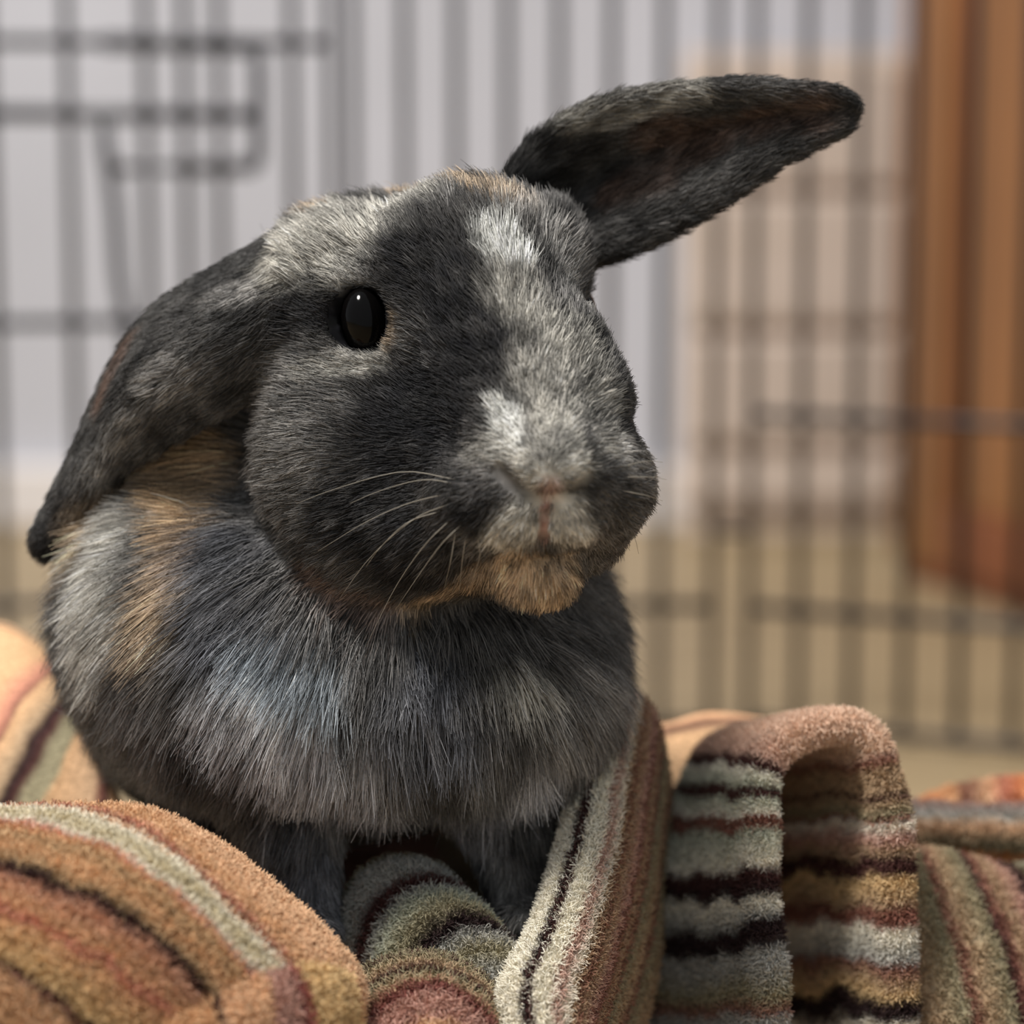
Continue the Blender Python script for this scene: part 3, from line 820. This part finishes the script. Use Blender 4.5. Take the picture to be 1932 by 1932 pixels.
# --- coat: patches of colour that sit on the animal (centre line on the skin, radius, colour, strength)
BLK = np.array(lin((25, 25, 28))); CHA = np.array(lin((96, 94, 92))); GRY = np.array(lin((152, 149, 145)))
LGT = np.array(lin((206, 202, 192))); WHT = np.array(lin((240, 240, 234))); TAN = np.array(lin((190, 158, 120)))
CRM = np.array(lin((218, 192, 160))); BRN = np.array(lin((122, 96, 82))); BLU = np.array(lin((106, 109, 118))); PNK = np.array(lin((188, 148, 138)))
patches = [
    # face
    ([(560, 470), (650, 430), (780, 385)], 85, LGT * 0.95, 0.8),
    ([(600, 400), (700, 372), (900, 362), (1000, 400)], 28, CRM, 0.6),
    ([(640, 505), (570, 505)], 46, LGT * 0.85, 0.6),
    ([(790, 470), (840, 560), (850, 700), (800, 800)], 105, BLK, 0.95),
    ([(800, 800), (720, 900), (680, 990), (800, 1060)], 120, BLK, 0.85),
    ([(880, 640), (900, 720)], 85, BLK, 0.9),
    ([(935, 450), (965, 480)], 42, WHT, 1.0),
    ([(1000, 420), (1060, 480), (1085, 560)], 55, GRY * 1.15, 0.8),
    ([(980, 560), (1020, 620), (1050, 760)], 60, LGT * 0.75, 0.8),
    ([(1090, 640), (1130, 760), (1150, 830)], 50, LGT * 0.6, 0.7),
    ([(950, 780), (960, 830)], 34, WHT * 0.9, 0.85),
    ([(900, 850), (950, 840)], 30, LGT * 0.8, 0.6),
    ([(1040, 830), (1080, 870)], 45, LGT * 0.85, 0.7),
    ([(985, 875), (1020, 905)], 26, LGT * 0.85, 0.8),
    ([(1060, 905), (1085, 890)], 24, LGT * 0.85, 0.8),
    ([(1040, 918), (1032, 930)], 20, PNK * 0.7, 0.7),
    ([(940, 960), (860, 930)], 50, BLK * 1.3, 0.7),
    ([(995, 975), (960, 1015)], 46, LGT, 0.9),
    ([(1065, 975), (1085, 1015)], 44, LGT, 0.9),
    ([(1180, 920), (1200, 980), (1150, 1030)], 62, CHA * 0.9, 0.8),
    ([(1190, 860), (1225, 880)], 42, GRY * 1.2, 0.6),
    ([(985, 1085), (1050, 1105)], 60, CRM, 0.95),
    ([(920, 1065), (860, 1110), (780, 1140)], 26, CRM * 0.65, 0.8),
    ([(720, 685), (660, 690), (600, 700)], 32, LGT * 0.75, 0.7),
    ([(742, 660), (738, 600)], 16, CRM * 0.7, 0.55),
    ([(560, 600), (640, 590)], 48, BLK, 0.9),
    ([(540, 760), (560, 850), (520, 940)], 90, GRY * 0.75, 0.7),
    ([(560, 1000), (480, 1080), (650, 1090)], 75, CHA, 0.7),
    ([(600, 1080), (720, 1130)], 40, BRN * 1.4, 0.5),
    ([(1031, 948), (1028, 975), (1026, 1012)], 9, PNK * 0.75, 1.0),
    # body
    ([(410, 850), (400, 930), (385, 980)], 62, TAN * 1.0, 0.95),
    ([(300, 885), (240, 930), (190, 990)], 66, CRM * 1.2, 0.95),
    ([(300, 1000), (240, 1080)], 55, LGT * 0.75, 0.6),
    ([(270, 1010), (235, 1110), (205, 1190)], 75, LGT, 0.9),
    ([(388, 985), (372, 1040), (350, 1110)], 44, TAN * 1.05, 0.85),
    ([(320, 990), (300, 1080)], 40, CHA, 0.7),
    ([(360, 1090), (320, 1180)], 48, CRM * 0.9, 0.75),
    ([(430, 1050), (450, 1150), (500, 1200)], 85, BLU * 0.6, 0.8),
    ([(470, 1300), (560, 1390), (640, 1430)], 80, np.array(lin((214, 214, 218))), 0.95),
    ([(600, 1250), (520, 1230)], 65, np.array(lin((178, 190, 200))), 0.8),
    ([(700, 1460), (850, 1500), (1000, 1430)], 60, np.array(lin((190, 190, 196))), 0.9),
    ([(800, 1260), (760, 1330), (840, 1340)], 70, BLU * 0.65, 0.75),
    ([(950, 1260), (980, 1270)], 45, LGT * 0.9, 0.8),
    ([(1080, 1250), (1050, 1340)], 60, GRY, 0.6),
    ([(1165, 1150), (1180, 1280)], 40, CHA * 0.9, 0.7),
    ([(560, 1600), (600, 1700)], 70, BLU * 0.8, 0.8),
    # hanging ear
    ([(330, 700), (300, 720)], 45, GRY * 1.2, 0.75),
    ([(250, 800), (180, 890)], 35, GRY, 0.6),
    ([(480, 540), (420, 560)], 40, GRY * 1.1, 0.6),
    ([(150, 960), (100, 1020)], 50, BLK * 1.1, 0.8),
    ([(250, 640), (200, 740)], 40, BRN * 1.2, 0.5),
    # raised ear
    ([(1060, 240), (1150, 215), (1300, 175)], 32, LGT * 0.7, 0.7),
    ([(1220, 260), (1330, 270)], 55, BRN * 0.75, 0.8),
    ([(1150, 370), (1230, 345)], 45, BRN * 0.85, 0.6),
    ([(1420, 230), (1520, 210)], 55, BRN * 0.75, 0.7),
    ([(1120, 440), (1200, 420), (1300, 370)], 45, CHA * 0.75, 0.7),
]
segs = []
for path, r, c, st in patches:
    q = [hit(u, v) for u, v in path]
    if len(q) == 1: q = q * 2
    segs.append((q, r * PX, np.clip(c, 0, 1), st))

def coat(p, reg):
    wp = p + 0.0022 * np.stack([fbm(p, 170, 2, 3), fbm(p, 170, 2, 4), fbm(p, 170, 2, 5)], -1)
    c = np.where((reg >= 2)[:, None], CHA * 0.62, CHA * 0.95)
    c = np.repeat(c[:, :], 1, 0)
    mott = fbm(p, 130, 4, 9)
    c = c * (1 + 1.25 * mott)[:, None]
    for q, r, cc, st in segs:
        pw = p + (wp - p) * min(1.0, (r / PX / 60) ** 1.5)
        dmin = np.full(len(p), 9.0)
        for a, b in zip(q[:-1], q[1:]):
            ab = b - a; l2 = max(float(ab @ ab), 1e-9)
            t = np.clip(((pw - a) @ ab) / l2, 0, 1)
            dmin = np.minimum(dmin, np.linalg.norm(pw - a - t[:, None] * ab, axis=1))
        k = np.clip(1.35 - dmin / r, 0, 1) / 0.9
        k = np.clip(k, 0, 1); k = k * k * (3 - 2 * k) * st
        k = k * np.clip(0.85 + 0.6 * fbm(p, 330, 2, 31), 0.25, 1)
        c = c * (1 - k)[:, None] + cc * k[:, None]
    ke = np.clip((74 * PX - np.linalg.norm(p - P(*EYE), axis=1)) / (6 * PX), 0, 1)[:, None]
    c = c * (1 - ke) + BLK * 0.5 * ke
    c = np.where((reg == 1)[:, None], np.clip(c, 1e-4, 1) ** 0.86, c)
    return np.clip(c * (1 + 0.8 * fbm(p, 330, 2, 77) + 0.7 * fbm(p, 950, 2, 78))[:, None], 0.004, 0.95)

reg_v = regions(RV)
cv = coat(RV, reg_v)

m_skin = mat('rabbit_coat_skin', rough=0.95, spec=0.05)
nt = m_skin.node_tree
at = nt.nodes.new('ShaderNodeAttribute'); at.attribute_name = 'coat'
hs = nt.nodes.new('ShaderNodeHueSaturation'); hs.inputs['Value'].default_value = 1.0
nt.links.new(at.outputs['Color'], hs.inputs['Color']); nt.links.new(hs.outputs[0], nt.nodes['Principled BSDF'].inputs['Base Color'])
m_fur = mat('rabbit_fur', rough=0.6, spec=0.25)
nt = m_fur.node_tree
at = nt.nodes.new('ShaderNodeAttribute'); at.attribute_name = 'coat'
nt.links.new(at.outputs['Color'], nt.nodes['Principled BSDF'].inputs['Base Color'])

rb_base = P(700, 1790, -300)
rabbit = empty('rabbit', (rb_base[0], rb_base[1], zb))
tag(rabbit, 'dark mottled lop-eared rabbit with one ear raised sideways, sitting on the striped rug', 'rabbit')
bodyo = mesh_obj('body', RV, RF, m_skin, rabbit)
ca = bodyo.data.attributes.new('coat', 'FLOAT_COLOR', 'POINT')
ca.data.foreach_set('color', np.concatenate([cv, np.ones((len(cv), 1))], 1).astype(np.float32).ravel())

# --- fur
ta, tb, tc_ = RV[tri[:, 0]], RV[tri[:, 1]], RV[tri[:, 2]]
area = np.linalg.norm(np.cross(tb - ta, tc_ - ta), axis=1) / 2
tcen = (ta + tb + tc_) / 3
tn = norm(np.cross(tb - ta, tc_ - ta))
facing = np.sum(tn * norm(CAM - tcen), 1)
rg_t = regions(tcen)
dens = np.where(facing > -0.25, 1.0, 0.3) * np.where(tcen[:, 1] > 0.56, 0.5, 1.0)
dens = dens * np.where(rg_t == 0, 1.3, 1.0) * np.where(rg_t >= 2, 1.2, 1.0)
NH = 320000
pr_ = area * dens; pr_ = pr_ / pr_.sum()
ch_ = rng.choice(len(tri), NH, p=pr_)
r1 = np.sqrt(rng.random(NH)); r2 = rng.random(NH)
wts = np.stack([1 - r1, r1 * (1 - r2), r1 * r2], -1)
root = ta[ch_] * wts[:, :1] + tb[ch_] * wts[:, 1:2] + tc_[ch_] * wts[:, 2:]
nn = norm(VN[tri[ch_, 0]] * wts[:, :1] + VN[tri[ch_, 1]] * wts[:, 1:2] + VN[tri[ch_, 2]] * wts[:, 2:])
# none on the eyeball
eyec = P(*EYE)
keep = np.linalg.norm((root - eyec), axis=1) > 66 * PX
for ga, gb, gr in groove_segs:
    gab = gb - ga
    gt_ = np.clip(((root - ga) @ gab) / float(gab @ gab), 0, 1)
    keep &= np.linalg.norm(root - ga - gt_[:, None] * gab, axis=1) > gr
root, nn = root[keep], nn[keep]
reg = regions(root); NH = len(root)
nose = P(1035, 900, 480)
flow = np.zeros((NH, 3)); length = np.zeros(NH); lift = np.zeros(NH)
m0 = reg == 0
dn = np.linalg.norm(root - nose, axis=1)
flow[m0] = norm(root[m0] - nose) + np.array((0, 0, -0.15))
length[m0] = np.clip(0.0016 + 0.06 * (dn[m0] - 0.008), 0.0013, 0.0068); lift[m0] = 0.30
m1 = reg == 1
nk = P(790, 930, 60)
flow[m1] = norm(root[m1] - nk) + np.array((0, 0, -0.45))
length[m1] = 0.0105; lift[m1] = 0.42
low = np.clip((P(700, 1250, 0)[2] - root[:, 2]) / 0.02, 0, 1) * np.clip((0.53 - root[:, 1]) / 0.03, 0, 1)
leg = np.clip((P(700, 1500, 0)[2] - root[:, 2]) / 0.008, 0, 1)
length = np.where(m1, length + 0.003 * low * (1 - leg) - 0.0065 * leg, length)
for k, E in ((2, earR), (3, earL)):
    me_ = reg == k
    kd = kdtree.KDTree(len(E[0]))
    for i, p in enumerate(E[0]): kd.insert(p, i)
    kd.balance()
    ids = np.array([kd.find(p)[1] for p in root[me_]], int)
    flow[me_] = E[1][ids]
    length[me_] = 0.0022 + 0.0016 * (1 - E[3][ids]); lift[me_] = 0.16
de = np.linalg.norm(root - eyec, axis=1)
length = np.where(de < 130 * PX, np.minimum(length, 0.0012 + 0.25 * np.maximum(de - 66 * PX, 0)), length)
# gather hairs into locks
jf = np.stack([fbm(root, 190, 2, 51), fbm(root, 190, 2, 52), fbm(root, 190, 2, 53)], -1)
jc = np.stack([fbm(root, 620, 1, 61), fbm(root, 620, 1, 62), fbm(root, 620, 1, 63)], -1)
flow = norm(flow) + 0.35 * jf + 0.30 * jc
flow = flow - nn * np.sum(flow * nn, 1, keepdims=True)
flow = norm(flow)
length = length * (0.65 + 0.6 * rng.random(NH)) * (1 + 0.25 * fbm(root, 260, 2, 71))
d0 = norm(flow + nn * (lift + 0.25 * rng.random(NH))[:, None] + 0.13 * rng.normal(size=(NH, 3)))
d1 = norm(flow + nn * (lift * 0.3)[:, None] + np.array((0, 0, -0.12)) + 0.13 * rng.normal(size=(NH, 3)))
L1 = length[:, None]
pts = np.stack([root - nn * 0.0004, root + d0 * L1 * 0.35, root + d0 * L1 * 0.5 + d1 * L1 * 0.2, root + d0 * L1 * 0.6 + d1 * L1 * 0.45], 1)
hc_ = coat(root, reg) * (0.4 + 1.2 * rng.random(NH))[:, None]
hc_ = np.clip(hc_ * np.where(rng.random(NH) < 0.05, 1.8, 1.0)[:, None], 0.003, 0.95)
fur = hair_obj('fur', pts, 0.00008 + 0.00004 * rng.random(NH), m_fur, rabbit, cattrs={'coat': hc_}, tip=0.25)

# --- eyes, nose leather, whiskers
m_eye = mat('rabbit_eye', lin((8, 7, 7)), 0.1, 0.13)
def ball(name, c, ru, rv, rw, material, parent, nu=28, nv=18, rot=0.0):
    V = []; Fc = []
    for j in range(nv + 1):
        th = math.pi * j / nv
        for i in range(nu):
            ph = 2 * math.pi * i / nu
            a, b, f = math.sin(th) * math.cos(ph) * ru, math.cos(th) * rv, math.sin(th) * math.sin(ph) * rw
            a, b = a * math.cos(rot) - b * math.sin(rot), a * math.sin(rot) + b * math.cos(rot)
            V.append(c + (RIGHT * a + UP * b - FWD * f) * PX)
    for j in range(nv):
        for i in range(nu):
            i2 = (i + 1) % nu
            Fc.append((j * nu + i, j * nu + i2, (j + 1) * nu + i2, (j + 1) * nu + i))
    return mesh_obj(name, np.array(V), Fc, material, parent)
tag(ball('eye', eyec, 43, 66, 56, m_eye, rabbit, rot=math.radians(8)), 'glossy black eye')
tag(ball('eye', P(1085, 590, 20), 40, 52, 44, m_eye, rabbit), 'glossy black eye')
m_wh = mat('whisker', lin((160, 154, 142)), 0.5, 0.3)
wh = [
    [(860, 905), (760, 890), (640, 920), (560, 950)], [(850, 930), (770, 950), (690, 985), (600, 1040)],
    [(830, 965), (770, 985), (720, 1030), (690, 1070)], [(850, 980), (800, 1030), (745, 1110), (690, 1220)],
    [(870, 990), (830, 1030), (780, 1100), (740, 1160)], [(860, 1000), (850, 1060), (838, 1110)],
    [(880, 1005), (872, 1060), (866, 1120)], [(900, 1010), (905, 1050), (888, 1100)],
    [(850, 950), (780, 980), (700, 1050), (640, 1130)], [(870, 915), (800, 905), (720, 925), (660, 950)],
    [(1170, 880), (1220, 870), (1250, 872)], [(1175, 900), (1225, 900), (1258, 905)], [(1170, 925), (1220, 935), (1250, 945)], [(1160, 960), (1195, 1010), (1205, 1045)]]
for k, path in enumerate(wh):
    h0 = hit(*path[0]); q = [h0]
    d_prev = float((h0 - CAM) @ FWD)
    for (u, v) in path[1:]:
        hp = hit(u, v); dd = float((hp - CAM) @ FWD)
        dd = min(dd - 0.006, d_prev + 0.01) if dd < 0.56 else d_prev
        dd = max(dd, d_prev - 0.012)
        q.append(P(u, v, d=dd)); d_prev = dd
    q = catmull(np.array(q), 12)
    tube('whisker', q, list(np.linspace(0.00009, 0.00003, 12)), m_wh, rabbit, sides=5)
